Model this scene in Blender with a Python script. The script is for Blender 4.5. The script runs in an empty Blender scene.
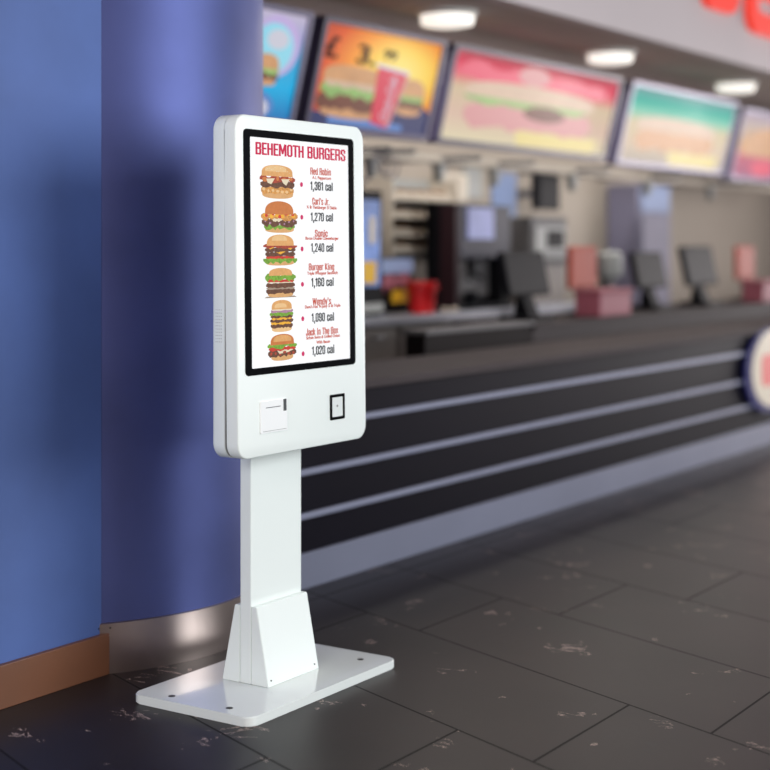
import bpy, bmesh, math, random
from mathutils import Vector, Matrix
random.seed(7)
S = bpy.context.scene
COL = S.collection
R = math.radians

# ------------------------------------------------------------------ camera
cd = bpy.data.cameras.new('camera'); cam = bpy.data.objects.new('camera', cd); COL.objects.link(cam)
cam.location = (0, 0, 1.35)
cam.rotation_euler = (R(90), 0, math.atan2(1020, 1543) - R(90))
cd.sensor_width = 36; cd.lens = 36 * 1543 / 770; cd.shift_y = -140 / 770
cd.clip_end = 200
cd.dof.use_dof = True; cd.dof.focus_distance = 4.55; cd.dof.aperture_fstop = 1.3
S.camera = cam

# ------------------------------------------------------------------ world: a soft daylit hall around the kiosk
W = bpy.data.worlds.new('hall_surroundings'); S.world = W; W.use_nodes = True
wn = W.node_tree; wn.nodes.clear()
wo = wn.nodes.new('ShaderNodeOutputWorld'); wb = wn.nodes.new('ShaderNodeBackground')
tc = wn.nodes.new('ShaderNodeTexCoord')
dp = wn.nodes.new('ShaderNodeVectorMath'); dp.operation = 'DOT_PRODUCT'; dp.inputs[1].default_value = (0.80, -0.60, 0.0)
cr = wn.nodes.new('ShaderNodeValToRGB')
mr = wn.nodes.new('ShaderNodeMapRange'); mr.inputs['From Min'].default_value = -1; mr.inputs['From Max'].default_value = 1
wn.links.new(tc.outputs['Generated'], dp.inputs[0]); wn.links.new(dp.outputs['Value'], mr.inputs['Value'])
wn.links.new(mr.outputs['Result'], cr.inputs['Fac']); wn.links.new(cr.outputs['Color'], wb.inputs['Color'])
e = cr.color_ramp.elements
e[0].position = 0.0; e[0].color = (.52, .50, .50, 1)
e[1].position = 1.0; e[1].color = (.42, .44, .52, 1)
for p, c in ((.40, (.45, .38, .36)), (.48, (.36, .17, .10)), (.66, (.30, .14, .09)), (.76, (.50, .52, .64)), (.90, (.34, .35, .40))):
    q = e.new(p); q.color = c + (1,)
wb.inputs['Strength'].default_value = 0.62
wn.links.new(wb.outputs['Background'], wo.inputs['Surface'])

def area(name, loc, rot, sx, sy, power, col=(1, 1, 1)):
    l = bpy.data.lights.new(name, 'AREA'); l.shape = 'RECTANGLE'; l.size = sx; l.size_y = sy; l.energy = power; l.color = col
    o = bpy.data.objects.new(name, l); COL.objects.link(o); o.location = loc; o.rotation_euler = rot
    return o
area('window_daylight', (6.6, -4.0, 2.5), (R(80), 0, R(20)), 5.0, 3.6, 440, (.93, .98, 1.0))
area('left_side_fill', (-2.5, 0.6, 2.2), (R(90), 0, R(-75)), 3.5, 2.4, 235, (1.0, .98, .96))  # added fill that brightens the kiosk's left side, no known window
area('hall_ceiling_light', (3.0, 0.6, 3.6), (0, 0, 0), 3.0, 1.6, 10, (1, .97, .93))
area('far_window_daylight', (17.0, 1.2, 1.7), (R(90), 0, R(90)), 4.0, 2.4, 320, (1, .93, .92))

S.view_settings.view_transform = 'Standard'; S.view_settings.look = 'None'
S.view_settings.exposure = 0.0; S.view_settings.gamma = 1.0; S.view_settings.use_curve_mapping = False

# ------------------------------------------------------------------ materials
def lin(c):
    return tuple(((v / 255) / 12.92 if v <= 10 else (((v / 255) + .055) / 1.055) ** 2.4) for v in c)
def mat(name, rgb, rough=.5, metal=0, noise=.0, nscale=6, coat=0, emit=None, es=1.0, spec=.5, bump=0, alpha=None):
    m = bpy.data.materials.new(name); m.use_nodes = True
    nt = m.node_tree; b = nt.nodes['Principled BSDF']
    c = lin(rgb)
    b.inputs['Base Color'].default_value = c + (1,); b.inputs['Roughness'].default_value = rough
    b.inputs['Metallic'].default_value = metal; b.inputs['Coat Weight'].default_value = coat
    b.inputs['Specular IOR Level'].default_value = spec
    t = nt.nodes.new('ShaderNodeTexCoord'); n = nt.nodes.new('ShaderNodeTexNoise')
    n.inputs['Scale'].default_value = nscale; n.inputs['Detail'].default_value = 5
    nt.links.new(t.outputs['Object'], n.inputs['Vector'])
    if noise > 0:
        r = nt.nodes.new('ShaderNodeValToRGB')
        r.color_ramp.elements[0].position = .3; r.color_ramp.elements[1].position = .7
        r.color_ramp.elements[0].color = tuple(v * (1 - noise) for v in c) + (1,)
        r.color_ramp.elements[1].color = tuple(min(1, v * (1 + noise)) for v in c) + (1,)
        nt.links.new(n.outputs['Fac'], r.inputs['Fac']); nt.links.new(r.outputs['Color'], b.inputs['Base Color'])
        if emit: nt.links.new(r.outputs['Color'], b.inputs['Emission Color'])
    if bump:
        bp = nt.nodes.new('ShaderNodeBump'); bp.inputs['Strength'].default_value = bump; bp.inputs['Distance'].default_value = .01
        nt.links.new(n.outputs['Fac'], bp.inputs['Height']); nt.links.new(bp.outputs['Normal'], b.inputs['Normal'])
    if emit:
        if noise <= 0: b.inputs['Emission Color'].default_value = lin(emit) + (1,)
        b.inputs['Emission Strength'].default_value = es
    if alpha is not None:
        b.inputs['Transmission Weight'].default_value = alpha
    return m
M = {}
M['white'] = mat('white_powder_coat', (240, 247, 244), .38, coat=.15)
M['white_gloss'] = mat('white_gloss_steel', (236, 242, 240), .12, coat=.6)
M['white_part'] = mat('white_plastic', (250, 252, 252), .3)
M['black'] = mat('black_bezel_glass', (10, 11, 12), .14, spec=.1)
M['black_matte'] = mat('black_plastic', (13, 13, 17), .55, noise=.15, spec=.1)
M['dark_gap'] = mat('dark_gap', (70, 74, 76), .7)
M['seam'] = mat('seam_shadow_gap', (150, 152, 150), .7)
M['screw'] = mat('dark_screw', (35, 35, 35), .35, metal=.6)
M['plaster'] = mat('blue_plaster', (74, 100, 162), .62, noise=.14, nscale=2.2, bump=.25)
M['plaster_gloss'] = mat('blue_polished_plaster', (78, 86, 138), .5, metal=.72, noise=.16, nscale=2.0, bump=.12)
M['wood'] = mat('brown_baseboard', (112, 70, 46), .45, noise=.15, nscale=3)
M['cream'] = mat('cream_kitchen_wall', (150, 140, 128), .7, noise=.05, nscale=1.2)
M['steel'] = mat('brushed_steel', (150, 152, 160), .35, metal=.9, noise=.06, nscale=8)
M['plinth'] = mat('grey_blue_metal_plinth', (126, 130, 150), .45, metal=.3, noise=.08, nscale=1.5)
M['strip'] = mat('pale_metal_strip', (140, 144, 166), .45, metal=.3)
M['counter_dark'] = mat('dark_navy_panel', (10, 8, 20), .5, noise=.2, nscale=1.3, spec=.08)
M['counter_top'] = mat('grey_brown_laminate', (60, 52, 54), .7, spec=.25, noise=.08, nscale=2)
M['soffit'] = mat('taupe_soffit', (176, 162, 157), .8, noise=.04, nscale=1)
M['fascia'] = mat('pale_fascia', (196, 186, 188), .6, noise=.03, nscale=1)
M['red_sign'] = mat('red_sign_plastic', (220, 50, 30), .35, emit=(235, 55, 35), es=.6)
M['cabinet'] = mat('grey_cabinet_laminate', (108, 100, 95), .5, noise=.06, nscale=2)
M['box_dark'] = mat('dark_brown_cabinet', (20, 15, 16), .6, noise=.12, nscale=2, spec=.08)
M['box_brown'] = mat('grey_brown_cabinet', (50, 44, 46), .6, noise=.08, nscale=2, spec=.15)
M['grey'] = mat('grey_plastic', (88, 86, 88), .6, noise=.05)
M['lightgrey'] = mat('light_grey_plastic', (136, 138, 136), .5, noise=.05)
M['red'] = mat('red_plastic', (205, 22, 28), .4, noise=.05)
M['yellow'] = mat('yellow_card', (206, 160, 30), .6, noise=.12, nscale=20)
M['orange'] = mat('orange_plastic', (150, 48, 18), .6, noise=.08)
M['pink'] = mat('pink_card', (140, 72, 86), .6, noise=.06)
M['paleblue'] = mat('pale_blue_panel', (124, 140, 176), .6, noise=.06, nscale=3)
M['lilac'] = mat('lilac_panel', (116, 113, 134), .6, noise=.05)
M['bluescreen'] = mat('lit_blue_screen', (84, 112, 170), .5, emit=(120, 150, 215), es=.2, noise=.3, nscale=9)
M['lilacscreen'] = mat('lit_lilac_screen', (110, 118, 165), .5, emit=(150, 160, 215), es=.18, noise=.12, nscale=8)
M['paper'] = mat('paper_white', (186, 176, 162), .7)
M['brown'] = mat('brown_food', (120, 84, 50), .7, noise=.4, nscale=40)
M['navy_plastic'] = mat('navy_plastic', (24, 26, 44), .5, spec=.25)
M['maroon'] = mat('maroon_panel', (34, 14, 20), .6, spec=.2)
M['cable'] = mat('dark_cable', (84, 78, 92), .6)
M['lamp'] = mat('lit_downlight', (255, 250, 240), .5, emit=(255, 250, 242), es=.85)
M['trim'] = mat('white_trim_ring', (210, 208, 204), .5)

# column base: brushed metal
M['brushed'] = mat('brushed_copper_steel', (176, 160, 154), .34, metal=1.0, noise=.05, nscale=3)

# floor: dark marble tiles laid at an angle to the counter
def floor_mat():
    m = bpy.data.materials.new('dark_marble_tiles'); m.use_nodes = True
    nt = m.node_tree; b = nt.nodes['Principled BSDF']; L = nt.links
    def math_(op, a, b_=None, c_=None):
        n = nt.nodes.new('ShaderNodeMath'); n.operation = op
        for i, v in enumerate((a, b_, c_)):
            if v is None: continue
            if isinstance(v, (int, float)): n.inputs[i].default_value = v
            else: L.new(v, n.inputs[i])
        return n.outputs[0]
    t = nt.nodes.new('ShaderNodeTexCoord'); sx = nt.nodes.new('ShaderNodeSeparateXYZ'); L.new(t.outputs['Object'], sx.inputs[0])
    X, Y = sx.outputs[0], sx.outputs[1]
    # row index across the skewed joints
    U = math_('MULTIPLY', math_('SUBTRACT', math_('SUBTRACT', X, math_('MULTIPLY', Y, .405)), 3.405), 1 / .600)
    row = math_('FLOOR', U); fu = math_('FRACT', U)
    du = math_('MULTIPLY', math_('MINIMUM', fu, math_('SUBTRACT', 1.0, fu)), .6)
    V = math_('MULTIPLY', math_('ADD', math_('SUBTRACT', Y, 1.60), math_('MULTIPLY', row, .30)), 1 / 1.28)
    fv = math_('FRACT', V); cell = math_('FLOOR', V)
    dv = math_('MULTIPLY', math_('MINIMUM', fv, math_('SUBTRACT', 1.0, fv)), 1.28)
    db = math_('ABSOLUTE', math_('SUBTRACT', Y, 3.47))
    d = math_('MINIMUM', math_('MINIMUM', du, dv), db)
    joint = math_('LESS_THAN', d, .0042)
    # tile tone
    cmb = nt.nodes.new('ShaderNodeCombineXYZ'); L.new(row, cmb.inputs[0]); L.new(cell, cmb.inputs[1])
    wn_ = nt.nodes.new('ShaderNodeTexWhiteNoise'); L.new(cmb.outputs[0], wn_.inputs['Vector'])
    n1 = nt.nodes.new('ShaderNodeTexNoise'); n1.inputs['Scale'].default_value = 2.2; n1.inputs['Detail'].default_value = 6
    L.new(t.outputs['Object'], n1.inputs['Vector'])
    base = nt.nodes.new('ShaderNodeValToRGB')
    base.color_ramp.elements[0].position = .25; base.color_ramp.elements[0].color = lin((18, 15, 17)) + (1,)
    base.color_ramp.elements[1].position = .8; base.color_ramp.elements[1].color = lin((42, 35, 35)) + (1,)
    L.new(math_('ADD', math_('MULTIPLY', n1.outputs['Fac'], .8), math_('MULTIPLY', wn_.outputs['Value'], .22)), base.inputs['Fac'])
    # short broken pale veins
    n2 = nt.nodes.new('ShaderNodeTexNoise'); n2.inputs['Scale'].default_value = 7.5; n2.inputs['Detail'].default_value = 7; n2.inputs['Roughness'].default_value = .62; n2.inputs['Distortion'].default_value = .9
    mp = nt.nodes.new('ShaderNodeMapping'); mp.inputs['Rotation'].default_value = (0, 0, R(25)); mp.inputs['Scale'].default_value = (1.5, .8, 1)
    L.new(t.outputs['Object'], mp.inputs['Vector']); L.new(mp.outputs[0], n2.inputs['Vector'])
    v = math_('ABSOLUTE', math_('SUBTRACT', n2.outputs['Fac'], .5))
    n3 = nt.nodes.new('ShaderNodeTexNoise'); n3.inputs['Scale'].default_value = 5.5; n3.inputs['Detail'].default_value = 3
    mp3 = nt.nodes.new('ShaderNodeMapping'); mp3.inputs['Location'].default_value = (7.3, 2.1, 0); L.new(t.outputs['Object'], mp3.inputs['Vector']); L.new(mp3.outputs[0], n3.inputs['Vector'])
    mask = math_('GREATER_THAN', n3.outputs['Fac'], .625)
    vein = math_('MULTIPLY', math_('LESS_THAN', v, .008), mask)
    mask2 = math_('LESS_THAN', n3.outputs['Fac'], .365)
    dvein = math_('MULTIPLY', math_('LESS_THAN', v, .016), mask2)
    def mix(f, a, bcol):
        n = nt.nodes.new('ShaderNodeMix'); n.data_type = 'RGBA'; L.new(f, n.inputs[0])
        if isinstance(a, tuple): n.inputs[6].default_value = a
        else: L.new(a, n.inputs[6])
        n.inputs[7].default_value = bcol
        return n.outputs[2]
    c = mix(math_('MULTIPLY', vein, .75), base.outputs['Color'], lin((205, 180, 170)) + (1,))
    c = mix(dvein, c, lin((30, 30, 32)) + (1,))
    c = mix(joint, c, lin((10, 8, 9)) + (1,))
    L.new(c, b.inputs['Base Color'])
    L.new(math_('ADD', math_('MULTIPLY', joint, .3), .42), b.inputs['Roughness']); b.inputs['Specular IOR Level'].default_value = .26
    bp = nt.nodes.new('ShaderNodeBump'); bp.inputs['Strength'].default_value = .3; bp.inputs['Distance'].default_value = .003
    L.new(math_('SUBTRACT', 1.0, joint), bp.inputs['Height']); L.new(bp.outputs['Normal'], b.inputs['Normal'])
    return m
M['floor'] = floor_mat()

def ink(name, rgb, es=1.0, noise=.0, nscale=60):       # self-glowing colour for screens, lit boards and the counter emblem
    m = mat(name, rgb, .35, emit=rgb, es=es, noise=noise, nscale=nscale)
    bc = m.node_tree.nodes['Principled BSDF'].inputs['Base Color']
    for l in list(bc.links): m.node_tree.links.remove(l)
    bc.default_value = (.02, .02, .02, 1)
    m.node_tree.nodes['Principled BSDF'].inputs['Specular IOR Level'].default_value = .1
    m.node_tree.nodes['Principled BSDF'].inputs['Coat Weight'].default_value = 0
    return m

# ------------------------------------------------------------------ mesh helpers
def box(bm, x0, x1, y0, y1, z0, z1, bev=0, seg=2):
    r = bmesh.ops.create_cube(bm, size=1)
    vs = r['verts']
    for v in vs:
        v.co = Vector(((x0 + x1) / 2 + v.co.x * (x1 - x0), (y0 + y1) / 2 + v.co.y * (y1 - y0), (z0 + z1) / 2 + v.co.z * (z1 - z0)))
    if bev:
        ed = list({e for v in vs for e in v.link_edges})
        bmesh.ops.bevel(bm, geom=ed, offset=bev, segments=seg, affect='EDGES', profile=.5)
def prism(bm, pts, axis, a, b):
    """extrude a closed 2D outline between a and b along axis ('x','y','z')"""
    def P(p, t):
        if axis == 'y': return (p[0], t, p[1])
        if axis == 'x': return (t, p[0], p[1])
        return (p[0], p[1], t)
    A = [bm.verts.new(P(p, a)) for p in pts]; B = [bm.verts.new(P(p, b)) for p in pts]
    n = len(pts)
    bm.faces.new(A); bm.faces.new(B[::-1])
    for i in range(n): bm.faces.new((A[i], B[i], B[(i + 1) % n], A[(i + 1) % n]))
    return A, B
def rrect(x0, x1, z0, z1, r, n=6):
    out = []
    for cx, cz, a0 in ((x1 - r, z1 - r, 0), (x0 + r, z1 - r, 90), (x0 + r, z0 + r, 180), (x1 - r, z0 + r, 270)):
        for i in range(n + 1):
            a = R(a0 + 90 * i / n); out.append((cx + r * math.cos(a), cz + r * math.sin(a)))
    return out
def ring(bm, o, i, axis, a, b):
    """frame between two outlines with equal point counts"""
    A, B = [], []
    def P(p, t):
        return (p[0], t, p[1]) if axis == 'y' else ((t, p[0], p[1]) if axis == 'x' else (p[0], p[1], t))
    vo = [[bm.verts.new(P(p, t)) for p in o] for t in (a, b)]; vi = [[bm.verts.new(P(p, t)) for p in i] for t in (a, b)]
    n = len(o)
    for k in range(n):
        j = (k + 1) % n
        bm.faces.new((vo[0][k], vo[0][j], vi[0][j], vi[0][k])); bm.faces.new((vo[1][k], vi[1][k], vi[1][j], vo[1][j]))
        bm.faces.new((vo[0][k], vo[1][k], vo[1][j], vo[0][j])); bm.faces.new((vi[0][k], vi[0][j], vi[1][j], vi[1][k]))
def lathe(bm, prof, cx, cy, n=28, a0=0, a1=360):
    full = abs(a1 - a0) >= 360
    rows = []
    for i in range(n if full else n + 1):
        a = R(a0 + (a1 - a0) * i / n)
        rows.append([bm.verts.new((cx + r * math.cos(a), cy + r * math.sin(a), z)) for r, z in prof])
    m = len(rows)
    for i in range(m if full else m - 1):
        p, q = rows[i], rows[(i + 1) % m]
        for k in range(len(prof) - 1): bm.faces.new((p[k], q[k], q[k + 1], p[k + 1]))
    if full:
        bm.faces.new([r[0] for r in rows][::-1]); bm.faces.new([r[-1] for r in rows])
def tube(bm, pts, r, n=6):
    rows = []
    for i, p in enumerate(pts):
        p = Vector(p); d = Vector(pts[min(i + 1, len(pts) - 1)]) - Vector(pts[max(i - 1, 0)]); d.normalize()
        u = d.cross(Vector((0, 0, 1)))
        if u.length < .01: u = d.cross(Vector((0, 1, 0)))
        u.normalize(); w = d.cross(u)
        rows.append([bm.verts.new(p + u * r * math.cos(2 * math.pi * k / n) + w * r * math.sin(2 * math.pi * k / n)) for k in range(n)])
    for i in range(len(rows) - 1):
        for k in range(n): bm.faces.new((rows[i][k], rows[i][(k + 1) % n], rows[i + 1][(k + 1) % n], rows[i + 1][k]))
    bm.faces.new(rows[0]); bm.faces.new(rows[-1][::-1])
def obj(name, bm, m, parent=None, smooth=False, shear=False):
    bmesh.ops.recalc_face_normals(bm, faces=bm.faces)
    if shear:                                      # the kiosk's front face leans back very slightly
        for v in bm.verts:
            if v.co.y < 2.832: v.co.y += (v.co.z - 1.23) * .012
    me = bpy.data.meshes.new(name); bm.to_mesh(me); bm.free()
    ms = m if isinstance(m, (list, tuple)) else [m]
    for q in ms: me.materials.append(q)
    if smooth:
        for p in me.polygons: p.use_smooth = True
        me.set_sharp_from_angle(angle=R(35)) if hasattr(me, 'set_sharp_from_angle') else None
    o = bpy.data.objects.new(name, me); COL.objects.link(o)
    if parent: o.parent = parent; o.matrix_parent_inverse = parent.matrix_basis.inverted()
    return o
def tag(o, label, cat, group=None, kind=None):
    if label: o['label'] = label
    if cat: o['category'] = cat
    if group: o['group'] = group
    if kind: o['kind'] = kind
    return o
def thing(name, loc, label, cat, group=None):
    o = bpy.data.objects.new(name, None); COL.objects.link(o); o.location = loc; o.empty_display_size = .1
    return tag(o, label, cat, group)
def struct(name, bm, m, label=None, smooth=False):
    o = obj(name, bm, m, smooth=smooth); o['kind'] = 'structure'
    if label: o['label'] = label
    return o
def B(*boxes, bev=0):
    bm = bmesh.new()
    for b in boxes: box(bm, *b, bev=bev)
    return bm

# heavy condensed screen lettering: each glyph is a few strokes in a box 1 high
GL = {}
def glyphs():
    L_, R_, b, t, m = .08, .40, .075, .925, .52
    xb, xt, xm = .075, .68, .38                     # lower case
    G = {
    'B': (.48, [[(L_, b), (L_, t), (.36, t), (R_, .84), (R_, .62), (.35, m), (L_, m)], [(.35, m), (R_, .42), (R_, .16), (.36, b), (L_, b)]]),
    'E': (.40, [[(.36, t), (L_, t), (L_, b), (.36, b)], [(L_, m), (.32, m)]]),
    'H': (.48, [[(L_, b), (L_, t)], [(R_, b), (R_, t)], [(L_, m), (R_, m)]]),
    'M': (.66, [[(L_, b), (L_, t)], [(.58, b), (.58, t)], [(.12, t), (.33, .25)], [(.54, t), (.33, .25)]]),
    'O': (.48, [[(L_, .17), (L_, .83), (.15, t), (.33, t), (R_, .83), (R_, .17), (.33, b), (.15, b), (L_, .17)]]),
    'T': (.42, [[(.02, t), (.40, t)], [(.21, t), (.21, b)]]),
    'U': (.48, [[(L_, t), (L_, .17), (.15, b), (.33, b), (R_, .17), (R_, t)]]),
    'R': (.48, [[(L_, b), (L_, t), (.36, t), (R_, .84), (R_, .60), (.35, .49), (L_, .49)], [(.33, .49), (R_, .38), (R_, b)]]),
    'G': (.48, [[(R_, .70), (R_, .83), (.33, t), (.15, t), (L_, .83), (L_, .17), (.15, b), (R_, b), (R_, .46), (.26, .46)]]),
    'S': (.46, [[(.38, .70), (.38, .83), (.32, t), (.14, t), (L_, .83), (L_, .63), (.38, .40), (.38, .17), (.32, b), (.14, b), (L_, .17), (L_, .30)]]),
    'C': (.46, [[(.38, .66), (.38, .83), (.32, t), (.14, t), (L_, .83), (L_, .17), (.14, b), (.32, b), (.38, .17), (.38, .34)]]),
    'J': (.40, [[(.32, t), (.32, .17), (.26, b), (.12, b), (.06, .17), (.06, .30)]]),
    'K': (.48, [[(L_, b), (L_, t)], [(.39, t), (.13, .50)], [(.17, .54), (.41, b)]]),
    'W': (.70, [[(.06, t), (.19, b)], [(.19, b), (.35, .9)], [(.35, .9), (.51, b)], [(.51, b), (.64, t)]]),
    'I': (.24, [[(.12, b), (.12, t)]]),
    'D': (.48, [[(L_, b), (L_, t), (.32, t), (R_, .83), (R_, .17), (.32, b), (L_, b)]]),
    'a': (.42, [[(.07, .58), (.12, xt), (.30, xt), (.35, .60), (.35, b)], [(.35, .42), (.12, .40), (.07, .32), (.07, .15), (.12, b), (.35, b)]]),
    'b': (.44, [[(.08, t), (.08, b), (.30, b), (.36, .15), (.36, .60), (.30, xt), (.08, xt)]]),
    'c': (.40, [[(.34, .50), (.34, .60), (.28, xt), (.13, xt), (.07, .60), (.07, .15), (.13, b), (.28, b), (.34, .15), (.34, .26)]]),
    'd': (.44, [[(.36, t), (.36, b), (.14, b), (.08, .15), (.08, .60), (.14, xt), (.36, xt)]]),
    'e': (.42, [[(.08, xm), (.35, xm), (.35, .60), (.29, xt), (.14, xt), (.08, .60), (.08, .15), (.14, b), (.30, b), (.35, .2)]]),
    'g': (.44, [[(.36, xt), (.36, -.1), (.30, -.17), (.10, -.17)], [(.36, b), (.14, b), (.08, .15), (.08, .60), (.14, xt), (.36, xt)]]),
    'h': (.44, [[(.08, b), (.08, t)], [(.08, xt), (.30, xt), (.36, .60), (.36, b)]]),
    'i': (.22, [[(.11, b), (.11, xt)], [(.11, .86), (.11, .92)]]),
    'k': (.42, [[(.08, b), (.08, t)], [(.34, xt), (.12, .38)], [(.15, .42), (.36, b)]]),
    'l': (.22, [[(.11, b), (.11, t)]]),
    'n': (.44, [[(.08, b), (.08, xt), (.30, xt), (.36, .60), (.36, b)]]),
    'o': (.44, [[(.08, .15), (.08, .60), (.14, xt), (.30, xt), (.36, .60), (.36, .15), (.30, b), (.14, b), (.08, .15)]]),
    'r': (.32, [[(.08, b), (.08, xt)], [(.08, .6), (.16, xt), (.28, xt)]]),
    's': (.40, [[(.33, .58), (.28, xt), (.12, xt), (.07, .60), (.07, .48), (.33, .28), (.33, .14), (.28, b), (.12, b), (.07, .18)]]),
    't': (.30, [[(.13, .88), (.13, .14), (.18, b), (.26, b)], [(.03, xt), (.27, xt)]]),
    'u': (.44, [[(.08, xt), (.08, .15), (.14, b), (.36, b)], [(.36, xt), (.36, b)]]),
    'x': (.42, [[(.06, xt), (.36, b)], [(.36, xt), (.06, b)]]),
    'y': (.42, [[(.06, xt), (.20, b)], [(.36, xt), (.17, -.15), (.08, -.17)]]),
    "'": (.18, [[(.09, t), (.09, .75)]]), '.': (.20, [[(.10, .05), (.10, .10)]]), ',': (.20, [[(.11, .10), (.07, -.12)]]), ' ': (.22, []),
    '0': (.46, [[(L_, .17), (L_, .83), (.14, t), (.32, t), (.38, .83), (.38, .17), (.32, b), (.14, b), (L_, .17)]]),
    '1': (.30, [[(.05, .78), (.19, t), (.19, b)]]),
    '2': (.44, [[(L_, .70), (L_, .83), (.14, t), (.30, t), (.36, .83), (.36, .62), (L_, .16), (L_, b), (.37, b)]]),
    '3': (.44, [[(L_, .72), (L_, .83), (.14, t), (.30, t), (.36, .83), (.36, .60), (.28, m), (.18, m)], [(.28, m), (.36, .44), (.36, .17), (.30, b), (.14, b), (L_, .17), (L_, .28)]]),
    '4': (.46, [[(.33, b), (.33, t), (.06, .32), (.06, .26), (.43, .26)]]),
    '6': (.46, [[(.37, .72), (.37, .83), (.31, t), (.14, t), (L_, .83), (L_, .17), (.14, b), (.31, b), (.37, .17), (.37, .45), (.31, .54), (L_, .54)]]),
    '7': (.42, [[(.04, t), (.37, t), (.37, .84), (.18, b)]]),
    '8': (.46, [[(.14, m), (L_, .60), (L_, .84), (.14, t), (.31, t), (.37, .84), (.37, .60), (.31, m), (.14, m), (L_, .43), (L_, .16), (.14, b), (.31, b), (.37, .16), (.37, .43), (.31, m)]]),
    '9': (.46, [[(L_, .28), (L_, .17), (.14, b), (.31, b), (.37, .17), (.37, .83), (.31, t), (.14, t), (L_, .83), (L_, .56), (.14, .47), (.37, .47)]]),
    }
    return G
GL = glyphs()
def heavy_text_bm(s, cx, cz, y, cap, width, th=.19):
    bm = bmesh.new(); x = 0; total = sum(GL[c][0] + .055 for c in s) - .055
    kx = width / total
    for c in s:
        w, strokes = GL[c]
        for st in strokes:
            for k in range(len(st) - 1):
                p, q = Vector(st[k]), Vector(st[k + 1]); d = (q - p); ln = d.length; d.normalize()
                hz = abs(d.x); t2 = (th * (1 - hz) + th * .80 * hz) / 2; n = Vector((-d.y, d.x)) * t2
                ext = d * min(t2 * .85, .06)
                P = [p - ext + n, q + ext + n, q + ext - n, p - ext - n]
                f = bm.faces.new([bm.verts.new((cx - width / 2 + (x + a.x) * kx, y, cz + (a.y - .5) * cap)) for a in P])
        x += w + .055
    return bm

def text_bm(s, cx, cz, y, cap, width, bold=0.0, rot=0, slant=0):
    """flat lettering in the xz plane facing -y, cap height and overall width given in metres"""
    cu = bpy.data.curves.new('lettering', 'FONT'); cu.body = s; cu.size = 1; cu.offset = min(bold, .018); cu.shear = slant
    to = bpy.data.objects.new('lettering', cu); COL.objects.link(to)
    dg = bpy.context.evaluated_depsgraph_get()
    me = bpy.data.meshes.new_from_object(to.evaluated_get(dg))
    bm = bmesh.new(); bm.from_mesh(me)
    bpy.data.objects.remove(to); bpy.data.curves.remove(cu); bpy.data.meshes.remove(me)
    xs = [v.co.x for v in bm.verts]
    x0, x1 = min(xs), max(xs)
    sx = width / (x1 - x0); sz = cap / .70
    if bold >= .02:                                # heavy condensed lettering: thicken the stems sideways
        src = bm.copy(); me2 = bpy.data.meshes.new('tmp')
        for k in (-1, 1):
            b2 = src.copy()
            for v in b2.verts: v.co.x += k * bold * 1.1
            b2.to_mesh(me2); b2.free(); bm.from_mesh(me2)
        src.free(); bpy.data.meshes.remove(me2)
    for v in bm.verts:
        a = (v.co.x - (x0 + x1) / 2) * sx; b = (v.co.y - .35) * sz
        ca, sa = math.cos(rot), math.sin(rot)
        v.co = Vector((cx + a * ca - b * sa, y, cz + a * sa + b * ca))
    return bm
def blob(bm, pts, y, mi):
    """flat coloured patch facing -y"""
    f = bm.faces.new([bm.verts.new((x, y, z)) for x, z in pts]); f.material_index = mi
def wavy(x0, x1, z0, z1, n=14, amp=.15, top=True, seed=0):
    rd = random.Random(seed); h = z1 - z0; P = []
    for i in range(n + 1):
        P.append((x0 + (x1 - x0) * i / n, z1 + (rd.random() - .5) * 2 * amp * h if 0 < i < n else z1 - h * .3))
    for i in range(n, -1, -1):
        P.append((x0 + (x1 - x0) * i / n, z0 + (rd.random() - .5) * 2 * amp * h if 0 < i < n else z0 + h * .3))
    return P
def dome(x0, x1, z0, z1, n=16, sq=.62):
    return [(x0, z0)] + [((x0 + x1) / 2 - (x1 - x0) / 2 * math.cos(math.pi * i / n), z0 + (z1 - z0) * math.sin(math.pi * i / n) ** sq) for i in range(1, n)] + [(x1, z0)]
def bowl(x0, x1, z0, z1, n=12):
    r = (z1 - z0)
    return [(x0, z1), (x1, z1)] + [((x0 + x1) / 2 + (x1 - x0) / 2 * math.cos(math.pi * i / n) , z1 - r * math.sin(math.pi * i / n) ** .4) for i in range(1, n)]

# ================================================================== THE SETTING
struct('floor', B((-3, 20, -6, 8, -.05, 0)), M['floor'], 'dark marble tile floor with pale broken veins')
struct('wall_left', B((0, 3.556, 3.42, 3.55, 0, 3.4)), M['plaster'], 'blue plaster wall ending at the rounded column')
bm = B((0, 3.572, 3.40, 3.42, 0, .128), bev=.002)
struct('baseboard_left', bm, M['wood'], 'brown baseboard along the blue wall')
bm = bmesh.new(); lathe(bm, [(.69, .16), (.69, 3.4)], 3.97, 3.975, 96); 
struct('wall_column', bm, M['plaster_gloss'], 'rounded blue polished plaster column', smooth=True)
bm = bmesh.new(); lathe(bm, [(.697, 0), (.697, .158), (.693, .1602)], 3.97, 3.975, 96)
cb = struct('trim_1', bm, M['brushed'], 'brushed metal band round the foot of the column', smooth=True)
bm = bmesh.new()
for a in (-127.5, -124.5):
    x, y = 3.97 + .699 * math.cos(R(a)), 3.975 + .699 * math.sin(R(a))
    bmesh.ops.create_uvsphere(bm, u_segments=8, v_segments=6, radius=.003, matrix=Matrix.Translation((x, y, .145)))
obj('screw', bm, M['screw'], cb)
struct('wall_back', B((4.3, 19, 5.75, 5.85, 0, 2.65)), M['cream'], 'cream kitchen back wall')
struct('ceiling', B((4.3, 19, 4.08, 5.85, 2.65, 2.72)), M['soffit'], 'taupe soffit above the serving counter')
struct('wall_fascia', B((4.3, 19, 3.98, 4.08, 2.65, 3.5)), M['fascia'], 'pale fascia above the serving counter')

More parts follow.
